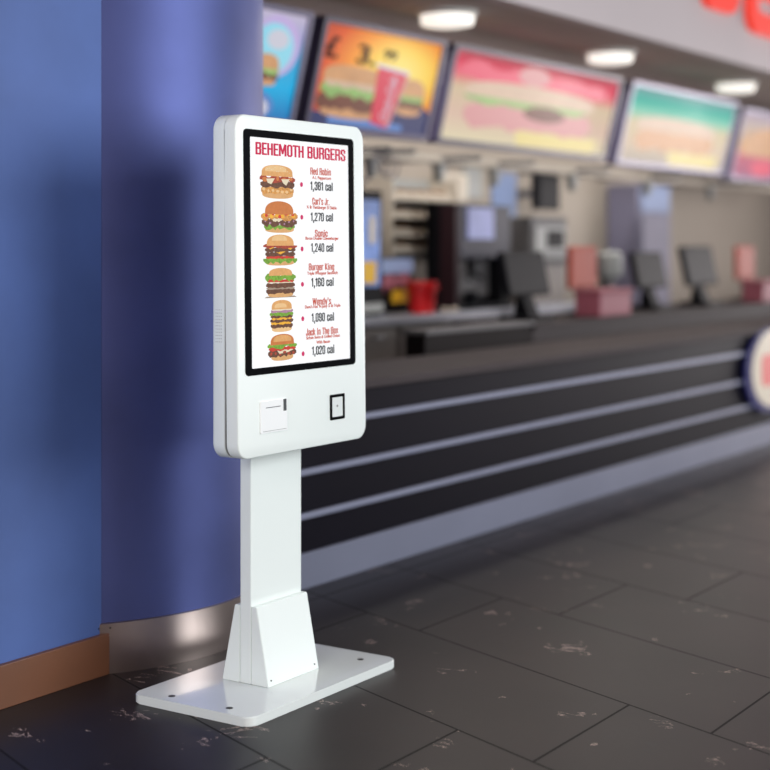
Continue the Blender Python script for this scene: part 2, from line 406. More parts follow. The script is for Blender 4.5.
# downlights in the soffit
for i, (x, y, lb) in enumerate(((7.36, 4.45, 'round lit downlight above the orange and red menu boards'),
                                (9.47, 4.45, 'round lit downlight above the right end of the red menu board'),
                                (11.8, 4.45, 'round lit downlight above the right end of the teal menu board'))):
    t = thing('downlight', (x, y, 2.65), lb, 'ceiling light', 'downlights in the soffit')
    bm = bmesh.new(); lathe(bm, [(.10, 2.625), (.165, 2.625), (.17, 2.64), (.17, 2.6495)], x, y, 32)
    obj('trim_ring', bm, M['trim'], t, True)
    bm = bmesh.new(); lathe(bm, [(.10, 2.565), (.145, 2.575), (.15, 2.60), (.15, 2.6245)], x, y, 32); obj('diffuser', bm, M['lamp'], t)
    l = bpy.data.lights.new('downlight_glow', 'AREA'); l.shape = 'DISK'; l.size = .28; l.energy = 14; l.color = (1, .95, .88)
    lo = bpy.data.objects.new('downlight_glow', l); COL.objects.link(lo); lo.location = (0, 0, -.095); lo.parent = t
area('kitchen_fill', (9.8, 5.12, 2.6), (R(12), 0, 0), 6.5, .2, 70, (1, .96, .92))  # added unseen fill, set between boards and rail so light reaches the rack

# ================================================================== SERVING COUNTER
t = thing('serving_counter', (11.5, 3.9, 0), 'long dark serving counter with pale horizontal strips and metal plinth', 'counter')
obj('body', B((4.70, 18, 3.61, 4.15, .14, .755)), M['counter_dark'], t)
obj('plinth', B((4.70, 18, 3.597, 4.10, 0, .14), bev=.002), M['plinth'], t)
for z in (.286, .458, .64):
    obj('metal_strip', B((4.70, 18, 3.594, 3.6098, z - .012, z + .012), bev=.003), M['strip'], t)
obj('worktop', B((4.70, 18, 3.585, 4.16, .7552, .79), bev=.004), M['counter_top'], t)
t = thing('round_counter_emblem', (10.12, 3.58, .5), 'round cream, red and blue emblem on the right end of the serving counter', 'sign')
EX, EZ = 10.14, .51
def disc(bm, cx, cz, rx, rz, y0, y1, n=40):
    prism(bm, [(cx + rx * math.cos(2 * math.pi * i / n), cz + rz * math.sin(2 * math.pi * i / n)) for i in range(n)], 'y', y0, y1)
bm = bmesh.new(); disc(bm, EX, EZ, .48, .285, 3.562, 3.5838); obj('blue_ring', bm, ink('emblem_blue', (72, 72, 150), .35), t)
bm = bmesh.new(); disc(bm, EX + .03, EZ + .01, .43, .262, 3.552, 3.5618); obj('cream_disc', bm, ink('emblem_cream', (230, 218, 200), .75), t)
bm = bmesh.new(); prism(bm, rrect(EX - .24, EX + .30, EZ - .10, EZ + .11, .05), 'y', 3.546, 3.5518); obj('red_centre', bm, ink('emblem_red', (236, 130, 128), .8), t)

# raised rear service counter
t = thing('rear_service_counter', (7.3, 4.5, 0), 'raised dark brown panel cabinet behind the left part of the long counter', 'counter')
obj('cabinet_body', B((6.76, 7.93, 4.22, 4.34, 0, .885)), M['box_dark'], t)
obj('countertop', B((6.74, 7.93, 4.20, 4.36, .8852, .91), bev=.003), M['grey'], t)
t = thing('service_counter', (11, 4.5, 0), 'long grey-brown service counter behind the dark cabinet', 'counter')
obj('cabinet_body', B((7.94, 17.8, 4.22, 4.75, 0, .865)), M['box_brown'], t)
obj('countertop', B((7.94, 17.8, 4.20, 4.77, .8652, .89), bev=.003), M['box_brown'], t)

# back counter of steel and cabinets
t = thing('steel_back_counter', (9, 5.4, 0), 'stainless steel worktop with bright front edge along the kitchen back wall', 'counter')
obj('worktop', B((6.2, 10.68, 5.06, 5.745, .865, .92), bev=.006), M['steel'], t)
obj('under_panel', B((9.98, 10.66, 5.13, 5.74, 0, .8645)), M['cabinet'], t)
for i, lb in enumerate(('grey base cabinet with handle under the steel worktop, beside the kiosk', 'grey base cabinet under the steel worktop, just left of the dark brown cabinet',
                        'grey base cabinet under the steel worktop, behind the dark brown cabinet')):
    x0 = 6.86 + i * 1.04
    tt = thing('base_cabinet', (x0 + .5, 5.4, 0), lb, 'cabinet', 'base cabinets under the steel worktop')
    obj('carcass', B((x0, x0 + 1.02, 5.14, 5.74, 0, .8645)), M['cabinet'], tt)
    d = obj('door', B((x0 + .02, x0 + 1.0, 5.115, 5.1395, .12, .845), bev=.003), M['cabinet'], tt)
    bm = bmesh.new(); tube(bm, [(x0 + .72, 5.11, .80), (x0 + .72, 5.085, .80), (x0 + .82, 5.085, .80), (x0 + .82, 5.11, .80)], .007)
    obj('handle', bm, M['steel'], d, True)

# ================================================================== MENU BOARDS
def board(x0, x1, label, frame_m, panel_m, art, z0=1.97, z1=2.56):
    """lit menu board leaning forward at the top"""
    t = thing('menu_board', ((x0 + x1) / 2, 4.88, z0), label, 'menu board', 'lit menu boards above the counter')
    w = x1 - x0; h = z1 - z0; K = .245
    def lean(bm):
        for v in bm.verts:
            v.co.y = v.co.y - (v.co.z) * K
            v.co += Vector((x0, 4.88, z0))
    bm = bmesh.new(); box(bm, .0, w, .02, .09, 0, h, bev=.008); lean(bm); obj('casing', bm, M['frame'], t)
    bm = bmesh.new(); ring(bm, rrect(0, w, 0, h, .02), rrect(.035, w - .035, .03, h - .03, .015), 'y', -.004, .0195); lean(bm)
    obj('frame', bm, frame_m, t)
    bm = bmesh.new(); prism(bm, rrect(.036, w - .036, .031, h - .031, .015), 'y', .008, .019); lean(bm)
    p = obj('lit_panel', bm, panel_m, t)
    for nm, b_, mm in art(w, h):
        lean(b_); obj(nm, b_, mm, p)
    return t
M['frame'] = mat('dark_violet_frame', (62, 56, 84), .4)
M['frame_light'] = mat('silver_violet_frame', (110, 106, 130), .35, metal=.3)
def grad(name, stops, es=1.0, zr=(0, 1), xr=None, centre=None, noise=.0):
    """printed picture: colour bands across the panel (its own artwork), backlit"""
    m = bpy.data.materials.new(name); m.use_nodes = True; nt = m.node_tree; b = nt.nodes['Principled BSDF']; L = nt.links
    t = nt.nodes.new('ShaderNodeTexCoord'); s = nt.nodes.new('ShaderNodeSeparateXYZ'); L.new(t.outputs['Generated'], s.inputs[0])
    r = nt.nodes.new('ShaderNodeValToRGB'); el = r.color_ramp.elements
    el[0].position, el[0].color = stops[0][0], lin(stops[0][1]) + (1,)
    el[1].position, el[1].color = stops[-1][0], lin(stops[-1][1]) + (1,)
    for p, c in stops[1:-1]:
        q = el.new(p); q.color = lin(c) + (1,)
    n = nt.nodes.new('ShaderNodeTexNoise'); n.inputs['Scale'].default_value = 3; L.new(t.outputs['Generated'], n.inputs['Vector'])
    a = nt.nodes.new('ShaderNodeMath'); a.operation = 'MULTIPLY_ADD'; a.inputs[1].default_value = noise
    if centre:
        v = nt.nodes.new('ShaderNodeCombineXYZ'); L.new(s.outputs[0], v.inputs[0]); L.new(s.outputs[2], v.inputs[1])
        d = nt.nodes.new('ShaderNodeVectorMath'); d.operation = 'DISTANCE'; L.new(v.outputs[0], d.inputs[0]); d.inputs[1].default_value = (centre[0], centre[1], 0)
        src = d.outputs['Value']
    else: src = s.outputs[2]
    L.new(n.outputs['Fac'], a.inputs[0]); L.new(src, a.inputs[2]); L.new(a.outputs[0], r.inputs['Fac'])
    b.inputs['Base Color'].default_value = (.02, .02, .02, 1); b.inputs['Roughness'].default_value = .7; es *= .92; b.inputs['Specular IOR Level'].default_value = .15
    L.new(r.outputs['Color'], b.inputs['Emission Color']); b.inputs['Emission Strength'].default_value = es
    return m
I = dict(bun=ink('print_bun', (214, 160, 112), .85, .1, 12), pat=ink('print_patty', (120, 70, 52), .85, .3, 30), let=ink('print_lettuce', (150, 190, 110), .85, .25, 25),
         cream=ink('print_cream', (232, 200, 172), .72, .06, 12), red=ink('print_red', (214, 52, 78), .9), white=ink('print_white', (225, 225, 240), .75),
         dark=ink('print_dark', (60, 34, 24), .6), lilac=ink('print_lilac', (196, 176, 226), .9), blue=ink('print_blue', (96, 140, 210), .8), navy=ink('print_navy', (42, 50, 104), .8, .1, 5),
         olive=ink('print_olive', (90, 100, 50), .8), palecyan=ink('print_cyan', (150, 220, 240), .9), yell=ink('print_yellow', (240, 220, 140), .8), rose=ink('print_rose', (240, 80, 110), .8), pink=ink('print_pink', (230, 160, 160), .75))
def pic(parts, y0=.006):
    """one printed figure on a board: patches of several colours"""
    mats, bm = [], bmesh.new()
    for k, (pts, mm) in enumerate(parts):
        if mm not in mats: mats.append(mm)
        blob(bm, pts, y0 - .0006 * k, mats.index(mm))
    return bm, mats
def ell(cx, cz, rx, rz, n=24): return [(cx + rx * math.cos(2 * math.pi * i / n), cz + rz * math.sin(2 * math.pi * i / n)) for i in range(n)]
def burger_pic(x0, x1, z0, z1, seed=1):
    h = z1 - z0; w = x1 - x0
    return [(bowl(x0 + .06 * w, x1 - .06 * w, z0, z0 + .22 * h), I['bun']), (wavy(x0, x1, z0 + .2 * h, z0 + .42 * h, seed=seed), I['pat']),
            (wavy(x0 + .02 * w, x1 - .02 * w, z0 + .38 * h, z0 + .58 * h, amp=.3, seed=seed + 1), I['let']), (dome(x0 + .04 * w, x1 - .04 * w, z0 + .53 * h, z1), I['bun'])]
def art1(w, h):
    o = []
    p, m = pic([(ell(w - .26, h - .20, .20, .155), I['lilac']), (ell(w - .28, h - .21, .17, .125), I['palecyan']), (ell(w - .25, h - .165, .09, .05), I['white'])]); o.append(('bubble_print', p, m))
    p, m = pic(burger_pic(w - .42, w - .20, h - .40, h - .24, 4), .002); o.append(('burger_print', p, m))
    p, m = pic([(ell(w - .36, .09, .17, .075), I['blue']), (ell(w - .36, .08, .13, .055), I['white'])]); o.append(('plate_print', p, m))
    o.append(('price_letter', text_bm('K', w - .49, .24, .004, .07, .06, .02), I['olive']))
    return o
def art2(w, h):
    o = []
    p, m = pic([([(.036, .031), (w - .036, .031), (w - .036, .16), (w - .2, .23), (w - .40, .22), (.5, .10), (.036, .10)], I['navy']),
                ([(.2, .04), (w - .30, .04), (w - .30, .075), (.2, .085)], I['blue'])], .0065); o.append(('blue_ground_print', p, m))
    p, m = pic([(bowl(.10, .70, .075, .14), I['bun']), (wavy(.06, .72, .12, .20, seed=5), I['pat']), (wavy(.08, .74, .19, .26, amp=.3, seed=6), I['let']),
                (wavy(.10, .68, .24, .30, seed=8), I['cream']), (dome(.08, .70, .27, .36, sq=.4), I['bun'])], .005); o.append(('burger_print', p, m))
    p, m = pic(burger_pic(w - .42, w - .12, .13, .34, 9), .005); o.append(('burger_print', p, m))
    p, m = pic([([(.60, .07), (.76, .05), (.88, .36), (.58, .38)], I['red']), ([(.56, .375), (.90, .355), (.90, .375), (.56, .395)], I['white']),
                ([(.76, .05), (.79, .055), (.905, .35), (.88, .36)], I['pink'])], .0005); o.append(('cup_print', p, m))
    o.append(('cup_lettering', text_bm('Coca-Cola', .735, .21, -.0016, .075, .25, .015, rot=R(82), slant=.3), I['white']))
    o.append(('price_letter', text_bm('£', .12, .44, .004, .11, .11, .03), I['dark']))
    o.append(('price_letter', text_bm('3.', .45, .43, .004, .10, .17, .03), I['dark']))
    o.append(('price_letter', text_bm('99', .68, .45, .004, .055, .13, .02), I['dark']))
    return o
def art3(w, h):
    o = []
    p, m = pic([(wavy(.10, w - .2, h - .19, h - .09, amp=.2, seed=2), I['rose']), (ell(w * .45, h - .11, .22, .06), I['pink'])]); o.append(('red_band_print', p, m))
    p, m = pic([(wavy(.25, w - .35, .13, .28, seed=3), I['pink']), (wavy(.22, w - .45, .27, .34, seed=12), I['let']), (dome(.2, w - .35, .31, .42, sq=.45), I['cream']), (ell(w * .55, .25, .30, .05), I['pat'])], .004); o.append(('burger_print', p, m))
    p, m = pic([([(w * .42, .035), (w * .9, .035), (w * .92, .13), (w * .40, .13)], I['yell'])]); o.append(('yellow_band_print', p, m))
    return o
def art4(w, h):
    o = []
    p, m = pic([(wavy(.25, w - .35, .14, .29, seed=3), I['bun']), (dome(.2, w - .35, .28, .39, sq=.45), I['cream'])], .004); o.append(('burger_print', p, m))
    p, m = pic([([(w * .45, .035), (w * .9, .035), (w * .92, .14), (w * .42, .14)], I['yell'])]); o.append(('yellow_band_print', p, m))
    return o
def art5(w, h):
    p, m = pic([(dome(.15, w - .4, .22, .48), I['bun']), (ell(w * .35, .12, .3, .07), I['rose'])], .004); return [('burger_print', p, m)]
board(5.45, 6.50, 'blue menu board with a pale round bubble, leftmost beside the column', M['frame_light'],
      grad('board_blue', [(0, (30, 120, 190)), (.3, (20, 180, 235)), (.6, (70, 170, 220)), (.8, (170, 170, 215)), (1, (205, 195, 220))], .95), art1)
board(6.60, 7.84, 'orange menu board priced 3.99 showing burgers and a red cup', M['frame'],
      grad('board_orange', [(0, (255, 236, 140)), (.25, (255, 214, 90)), (.42, (250, 160, 60)), (.62, (225, 96, 50)), (.9, (150, 60, 60))], 1.0, centre=(.68, .62)), art2)
board(7.94, 10.30, 'wide red and cream menu board between the orange and teal boards', M['frame'],
      grad('board_red', [(0, (238, 226, 190)), (.3, (232, 200, 180)), (.6, (226, 204, 170)), (.74, (240, 120, 130)), (.85, (238, 66, 96)), (1, (196, 84, 96))], .9), art3)
board(10.48, 12.62, 'teal and cream menu board, second from the right', M['frame_light'],
      grad('board_teal', [(0, (206, 196, 186)), (.25, (236, 214, 190)), (.55, (232, 216, 180)), (.68, (150, 220, 195)), (.82, (60, 190, 170)), (1, (120, 170, 170))], .95), art4, z0=1.95)
board(12.78, 14.9, 'pink and orange menu board cut off at the right edge', M['frame_light'],
      grad('board_pink', [(0, (190, 120, 150)), (.3, (220, 120, 140)), (.5, (230, 180, 120)), (.8, (220, 200, 190)), (1, (190, 170, 190))], .85), art5, z0=1.92, z1=2.53)
# mounting rail, brackets and loose cable behind the boards
t = thing('board_mounting_rail', (11, 5.2, 1.9), 'long beige wall rail carrying the menu boards', 'rail')
obj('rail', B((6.0, 15.5, 5.26, 5.34, 1.885, 1.93), bev=.004), M['paper'], t)
for x in (7.6, 7.86, 8.66, 9.4, 10.6, 12.0, 13.4):
    bm = bmesh.new(); prism(bm, [(x - .04, 1.8849), (x + .06, 1.8849), (x + .02, 1.80), (x - .01, 1.76)], 'y', 5.27, 5.33); obj('bracket', bm, M['lightgrey'], t)
    obj('arm', B((x - .015, x + .015, 4.98, 5.2595, 1.93 - .03, 1.93)), M['grey'], t)
    obj('wall_arm', B((x - .015, x + .015, 5.3405, 5.7495, 1.90, 1.925)), M['grey'], t)
bm = bmesh.new()
pts = []
for i in range(60):
    a = i / 59 * 4.3 * math.pi
    pts.append((7.86 + .075 * math.cos(a) + .018 * i / 10, 5.245 - .0006 * i, 1.87 + .07 * math.sin(a) - .0008 * i))
tube(bm, pts, .006)
tube(bm, [(7.75, 5.25, 1.85), (7.76, 5.24, 1.76), (7.70, 5.25, 1.72), (7.64, 5.27, 1.70)], .006)
tag(obj('cable', bm, M['cable'], smooth=True), 'dark loose cable looped round the beige rail', 'cable')

# red sign on the fascia
t = thing('fascia_sign', (10.6, 3.95, 3.1), 'red raised letters on the pale fascia at the upper right', 'sign')
for x0, x1, z0 in ((9.85, 10.5, 2.97), (10.72, 11.6, 2.90), (11.8, 12.5, 2.86)):
    bm = bmesh.new(); ring(bm, rrect(x0, x1, z0, z0 + .42, .16), rrect(x0 + .17, x1 - .17, z0 + .15, z0 + .27, .05), 'y', 3.93, 3.979); obj('letter', bm, M['red_sign'], t)

# ================================================================== THINGS IN THE KITCHEN
# drinks cooler
t = thing('drinks_dispenser', (7.7, 5.4, .92), 'dark drinks dispenser with lit blue front beside the kiosk', 'drinks machine')
obj('cabinet', B((7.25, 7.84, 5.2, 5.68, .9205, 1.68), bev=.012), M['black_matte'], t)
obj('lit_front', B((7.31, 7.79, 5.186, 5.1995, 1.10, 1.62)), M['bluescreen'], t)
obj('product_print', B((7.60, 7.74, 5.180, 5.1855, 1.12, 1.25)), M['yellow'], t)
obj('product_print', B((7.67, 7.73, 5.180, 5.1855, 1.36, 1.52)), M['paper'], t)
obj('base_label', B((7.5, 7.83, 5.186, 5.1995, .945, 1.0)), M['lightgrey'], t)
# wall rack with cups
t = thing('food_rack', (8.85, 5.65, 1.3), 'pale rack on the wall, of four shelves holding small food boxes', 'shelf')
for z in (1.31, 1.42, 1.54, 1.66): obj('shelf', B((8.42, 9.24, 5.50, 5.748, z - .012, z), bev=.002), M['paper'], t)
obj('back_panel', B((8.42, 9.24, 5.7352, 5.7492, 1.27, 1.80)), M['lightgrey'], t)
for x in (8.41, 9.238): obj('side_upright', B((x, x + .012, 5.5, 5.7348, 1.25, 1.80)), M['paper'], t)
pb = None
for zi, z in enumerate((1.31, 1.42, 1.54, 1.66)):
    for k in range(6):
        nth = ('leftmost', 'second from left', 'third from left', 'third from right', 'second from right', 'rightmost')[k]
        x = 8.50 + k * .13
        if pb is None:
            pb = thing('food_box', (0, 0, 0), '', 'food box'); 
            bm = bmesh.new(); box(bm, -.05, .05, -.05, .05, .0005, .040, bev=.006); obj('carton', bm, M['paper'], pb)
            bm = bmesh.new(); lathe(bm, [(.034, .0405), (.036, .052), (.022, .066)], 0, 0, 10); obj('bun', bm, M['brown'], pb, True)
            f = pb
        else:
            f = pb.copy(); COL.objects.link(f)
            for ch in list(pb.children):
                c = ch.copy(); COL.objects.link(c); c.parent = f
        f.location = (x, 5.585, z)
        f['label'] = 'cream food box, ' + nth + ' on the %s shelf of the rack' % ['lowest', 'second lowest', 'second highest', 'top'][zi]
        f['category'] = 'food box'; f['group'] = 'food boxes on the %s shelf of the wall rack' % ['lowest', 'second lowest', 'second highest', 'top'][zi]
# promo display
t = thing('promotion_display', (8.2, 5.45, .92), 'dark tabletop display with pale blue header and yellow card', 'display stand')
obj('box', B((8.0, 8.39, 5.33, 5.46, .9205, 1.27), bev=.004), M['box_dark'], t)
obj('blue_header', B((8.005, 8.37, 5.318, 5.3295, 1.17, 1.262)), M['paleblue'], t)
bm = bmesh.new(); prism(bm, wavy(8.02, 8.33, 1.08, 1.16, amp=.35, seed=3), 'y', 5.318, 5.3295); obj('food_print', bm, M['pink'], t)
obj('yellow_card', B((8.13, 8.34, 5.316, 5.3295, .985, 1.065)), M['yellow'], t)
# red bucket
t = thing('red_bucket', (8.29, 5.2, .92), 'red tapered bucket standing on the steel worktop', 'bucket')
bm = bmesh.new(); lathe(bm, [(.078, .9205), (.096, 1.105), (.100, 1.11), (.100, 1.118), (.092, 1.118), (.074, .935)], 8.29, 5.20, 32); obj('pail', bm, M['red'], t, True)
bm = bmesh.new()
pts = [(8.29 + .102 * math.cos(R(a)), 5.20 + .102 * math.sin(R(a)), 1.10 + .0 * a) for a in range(190, 351, 10)]
pts = [(p[0], p[1] - .004, 1.10 - .03 * math.sin(R(i * 180 / 16))) for i, p in enumerate(pts)]
tube(bm, pts, .004); obj('handle', bm, M['red'], t, True)
# sauce bottle
t = thing('sauce_bottle', (8.44, 5.50, .92), 'slim pale bottle with red cap behind the red bucket', 'bottle')
bm = bmesh.new(); lathe(bm, [(.026, .9205), (.028, .94), (.028, 1.14), (.014, 1.18), (.014, 1.2)], 8.44, 5.50, 20); obj('body', bm, M['lightgrey'], t, True)
bm = bmesh.new(); lathe(bm, [(.018, 1.2), (.018, 1.235), (.006, 1.262)], 8.44, 5.50, 16); obj('cap', bm, M['red'], t, True)
for x in (8.44, 8.56):
    bm = bmesh.new(); lathe(bm, [(.022, .9205), (.026, .935), (.018, .95)], x, 5.12, 12)
    tag(obj('sauce_pot', bm, M['paper'], smooth=True), 'tiny cream pot on the steel worktop, ' + ('next to the red bucket' if x < 8.5 else 'farther from the red bucket'), 'pot', 'tiny pots by the red bucket')
# coffee machine
t = thing('coffee_machine', (9.03, 5.3, .92), 'large black coffee machine with lit lilac screen', 'coffee machine')
obj('rear_housing', B((8.67, 9.42, 5.30, 5.41, .9205, 1.63), bev=.01), M['black_matte'], t)
obj('upper_housing', B((8.73, 9.42, 5.18, 5.2995, 1.26, 1.62), bev=.01), M['navy_plastic'], t)
obj('side_column', B((8.67, 8.725, 5.18, 5.2995, .95, 1.62), bev=.006), M['maroon'], t)
obj('side_column', B((9.30, 9.42, 5.18, 5.2995, .95, 1.2595), bev=.008), M['black_matte'], t)
obj('screen', B((8.82, 9.16, 5.168, 5.1795, 1.39, 1.60)), M['lilacscreen'], t)
obj('splash_panel', B((8.73, 9.295, 5.288, 5.2995, 1.0, 1.255)), M['grey'], t)
obj('drip_tray', B((8.67, 9.42, 5.16, 5.2995, .9205, .9495), bev=.004), M['black_matte'], t)
bm = bmesh.new(); tube(bm, [(8.96, 5.23, 1.2595), (8.96, 5.23, 1.16)], .03, 10); tube(bm, [(8.88, 5.2, 1.13), (8.96, 5.23, 1.16), (9.06, 5.2, 1.13)], .014, 8)
obj('spout', bm, M['black_matte'], t, True)
bm = bmesh.new(); lathe(bm, [(.035, .95), (.045, .965), (.045, 1.04), (.04, 1.04)], 8.94, 5.22, 18); tag(obj('jug', bm, M['black_matte'], smooth=True), 'small black jug under the coffee machine spout', 'jug')
# posters and cards on the back wall
tag(obj('wall_notice', B((10.14, 10.52, 5.735, 5.7495, 1.55, 1.90)), M['paleblue']), 'pale blue notice on the back wall right of the coffee machine', 'notice')
tag(obj('wall_notice', B((9.72, 9.98, 5.735, 5.7495, 1.70, 1.92)), M['lightgrey']), 'pale grey notice above the coffee machine screen', 'notice')
# cupboard of the wall above the machine
for x0, x1, lb in ((9.30, 9.66, 'cream paper bag stack against the wall above the coffee machine'),):
    tag(obj('paper_stack', B((x0, x1, 5.66, 5.7495, 1.66, 1.86), bev=.01), M['paper']), lb, 'paper stack')
# hanging black monitor
t = thing('order_monitor', (10.6, 5.6, 1.7), 'small black order monitor hung on the back wall', 'monitor')
obj('casing', B((10.42, 10.80, 5.50, 5.56, 1.62, 1.90), bev=.01), M['black_matte'], t)
obj('display', B((10.45, 10.77, 5.492, 5.4995, 1.65, 1.87)), M['black_matte'], t)
obj('wall_bracket', B((10.57, 10.65, 5.5605, 5.7495, 1.72, 1.78)), M['grey'], t)
# oven
t = thing('warming_oven', (10.3, 5.5, .92), 'grey stainless warming oven with dark window', 'oven')
obj('stand', B((10.05, 10.64, 5.38, 5.72, .9205, 1.20), bev=.004), M['cabinet'], t)
obj('casing', B((10.05, 10.64, 5.36, 5.72, 1.2005, 1.56), bev=.01), M['grey'], t)
dd = obj('door', B((10.10, 10.60, 5.345, 5.3595, 1.25, 1.49), bev=.004), M['lightgrey'], t)
obj('window', B((10.28, 10.55, 5.338, 5.3445, 1.33, 1.46)), M['black_matte'], dd)
bm = bmesh.new(); tube(bm, [(10.14, 5.345, 1.29), (10.14, 5.315, 1.29), (10.54, 5.315, 1.29), (10.54, 5.345, 1.29)], .009); obj('handle', bm, M['steel'], dd, True)
# POS terminals
def pos(x, y, z, w, label, back=True):
    t = thing('till_terminal', (x, y, z), label, 'till', 'tills on the service counter')
    bm = bmesh.new(); prism(bm, rrect(x - w * .30, x + w * .30, y - .12, y + .12, .03), 'z', z + .0005, z + .03); obj('base', bm, M['black_matte'], t)
    bm = bmesh.new(); prism(bm, [(y - .05, z + .0305), (y + .06, z + .0305), (y + .04, z + .15), (y, z + .15)], 'x', x - w * .12, x + w * .12); obj('stand', bm, M['black_matte'], t)
    bm = bmesh.new(); box(bm, x - w / 2, x + w / 2, y - .03, y + .02, z + .12, z + .12 + w * .52, bev=.012)
    bmesh.ops.rotate(bm, verts=bm.verts, cent=(x, y, z + .13), matrix=Matrix.Rotation(R(-12), 3, 'X')); bmesh.ops.translate(bm, verts=bm.verts, vec=(0, .0, .032)); obj('monitor', bm, M['black_matte'], t)
    return t
pos(8.28, 4.44, .89, .52, 'black till terminal on the service counter in front of the oven')
pos(10.25, 4.50, .89, .50, 'black till terminal with a grey drum behind the pink box')
pos(11.15, 4.48, .89, .58, 'black till terminal near the orange stand at the right')
bm = bmesh.new(); lathe(bm, [(.09, .89 + .4), (.10, 1.31), (.10, 1.44), (.07, 1.47)], 9.80, 4.62, 24)
for v in bm.verts: v.co.z -= .16
t = thing('drum_dispenser', (9.80, 4.62, .89), 'pale grey round dispenser drum behind the tills', 'dispenser')
obj('drum', bm, M['lightgrey'], t, True)
bm = bmesh.new(); lathe(bm, [(.07, .8905), (.05, .92), (.05, 1.1295)], 9.80, 4.62, 16); obj('post', bm, M['grey'], t, True)
# orange and pink stands
for x, x2, la, lb, yy in ((9.35, 9.16, 'orange card stand behind the pink box, near the middle tills', 'pink box on the service counter in front of the orange stand', 4.60),
                      (12.45, 12.15, 'orange card stand at the right edge of the service counter', 'pink box at the right edge below the orange stand', 4.62)):
    t = thing('card_stand', (x, yy, .89), la, 'card stand')
    obj('foot', B((x - .12, x + .12, yy - .06, yy + .06, .8905, .905)), M['box_dark'], t)
    obj('stem', B((x - .02, x + .02, yy - .015, yy + .015, .9055, 1.0595)), M['box_dark'], t)
    obj('card_panel', B((x - .20, x + .20, yy - .02, yy + .02, 1.06, 1.34), bev=.015), M['orange'], t)
    t = thing('pink_box', (x2, 4.36, .89), lb, 'box')
    obj('carton', B((x2 - .24, x2 + .24, 4.26, 4.44, .8905, 1.04), bev=.012), M['pink'], t)
    obj('lid', B((x2 - .25, x2 + .25, 4.25, 4.45, 1.0405, 1.065), bev=.008), M['pink'], t)
# lilac panel / pale fridge on the back wall
t = thing('tall_fridge', (12.6, 5.5, 0), 'tall lilac fridge with pale blue header right of the tills', 'fridge')
obj('cabinet', B((12.15, 12.85, 5.45, 5.74, 0, 1.87), bev=.01), M['lilac'], t)
obj('door', B((12.2, 12.8, 5.43, 5.4495, .10, 1.60), bev=.005), M['lilac'], t)
obj('header_panel', B((12.2, 12.8, 5.435, 5.4495, 1.63, 1.86), bev=.005), M['bluescreen2'] if 'bluescreen2' in M else M['paleblue'], t)  # plain pale blue panel without emission

# ================================================================== THE KIOSK
K = thing('ordering_kiosk', (3.775, 2.915, 0), 'tall white self-ordering kiosk with burger menu screen on a floor plate', 'kiosk')
X0, X1, Z0, Z1 = 3.445, 4.095, .733, 1.727
def shell(y0, y1, r, inset, be_f, be_b):
    """rounded housing between y0 (front) and y1 with softened front and back rims"""
    bm = bmesh.new()
    secs = []
    for y, s in be_f + be_b:
        secs.append([bm.verts.new((p[0], y, p[1])) for p in rrect(X0 + s + inset, X1 - s - inset, Z0 + s + inset, Z1 - s - inset, r - s * .6, 10)])
    n = len(secs[0])
    for a, b in zip(secs, secs[1:]):
        for i in range(n): bm.faces.new((a[i], b[i], b[(i + 1) % n], a[(i + 1) % n]))
    bm.faces.new(secs[0]); bm.faces.new(secs[-1][::-1])
    return bm
hf = obj('front_housing', shell(2.785, 2.827, .045, 0, [(2.785, .004), (2.7857, .002), (2.787, .0006), (2.789, 0)], [(2.8268, 0)]), M['white'], K, True, True)
obj('housing_seam', shell(2.827, 2.8305, .045, .0012, [(2.827, 0)], [(2.8300, 0)]), M['seam'], K)
hb = obj('rear_housing', shell(2.8305, 2.876, .045, 0, [(2.8302, 0)], [(2.869, 0), (2.8735, .002), (2.876, .006)]), M['white'], K, True)
# speaker perforations on the left side
bm = bmesh.new()
for i in range(4):
    for j in range(11):
        prism(bm, [(2.842 + i * .0065 + .0013 * math.cos(k * math.pi / 3), 1.071 + j * .0092 + .0013 * math.sin(k * math.pi / 3)) for k in range(6)], 'x', X0 - .0004, X0 + .001)
obj('speaker_grille', bm, M['seam'], hb)['label'] = 'small grid of speaker holes'
FY = 2.785
bz = bmesh.new(); ring(bz, rrect(3.480, 4.036, .972, 1.686, .014), rrect(3.509, 4.006, .992, 1.664, .003), 'y', FY - .0022, FY + .004)
bezel = obj('screen_bezel', bz, M['black'], K, shear=True)
bm = bmesh.new(); prism(bm, rrect(3.509, 4.006, .992, 1.664, .003), 'y', FY - .0014, FY + .004)
display = obj('display_screen', bm, ink('screen_white', (252, 253, 255), 1.0), K, shear=True)
crimson = ink('screen_crimson', (204, 26, 74)); brick = ink('screen_brick', (196, 74, 52)); char = ink('screen_black', (38, 42, 46)); magenta = ink('screen_magenta', (206, 30, 96))
TY = FY - .0020
obj('heading', heavy_text_bm('BEHEMOTH BURGERS', 3.7625, 1.632, TY, .037, .456, .175), crimson, display, shear=True)
IT = [(1.576, 'Red Robin', .100, [(1.557, 'A.1. Peppercorn', .098)], 1.531, '1,381 cal', 1.533),
      (1.484, "Carl's Jr.", .084, [(1.466, '½ lb Thickburger El Diablo', .158)], 1.436, '1,270 cal', 1.434),
      (1.386, 'Sonic', .062, [(1.371, 'Bacon Double Cheeseburger', .174)], 1.342, '1,240 cal', 1.338),
      (1.283, 'Burger King', .124, [(1.264, 'Triple Whopper Sandwich', .160)], 1.236, '1,160 cal', 1.231),
      (1.177, "Wendy's", .090, [(1.162, "Dave's Hot 'N Juicy ¾ lb Triple", .186)], 1.128, '1,090 cal', 1.127),
      (1.085, 'Jack In The Box', .156, [(1.068, 'Sirloin Swiss & Grilled Onion', .176), (1.052, 'With Bacon', .072)], 1.027, '1,020 cal', 1.021)]
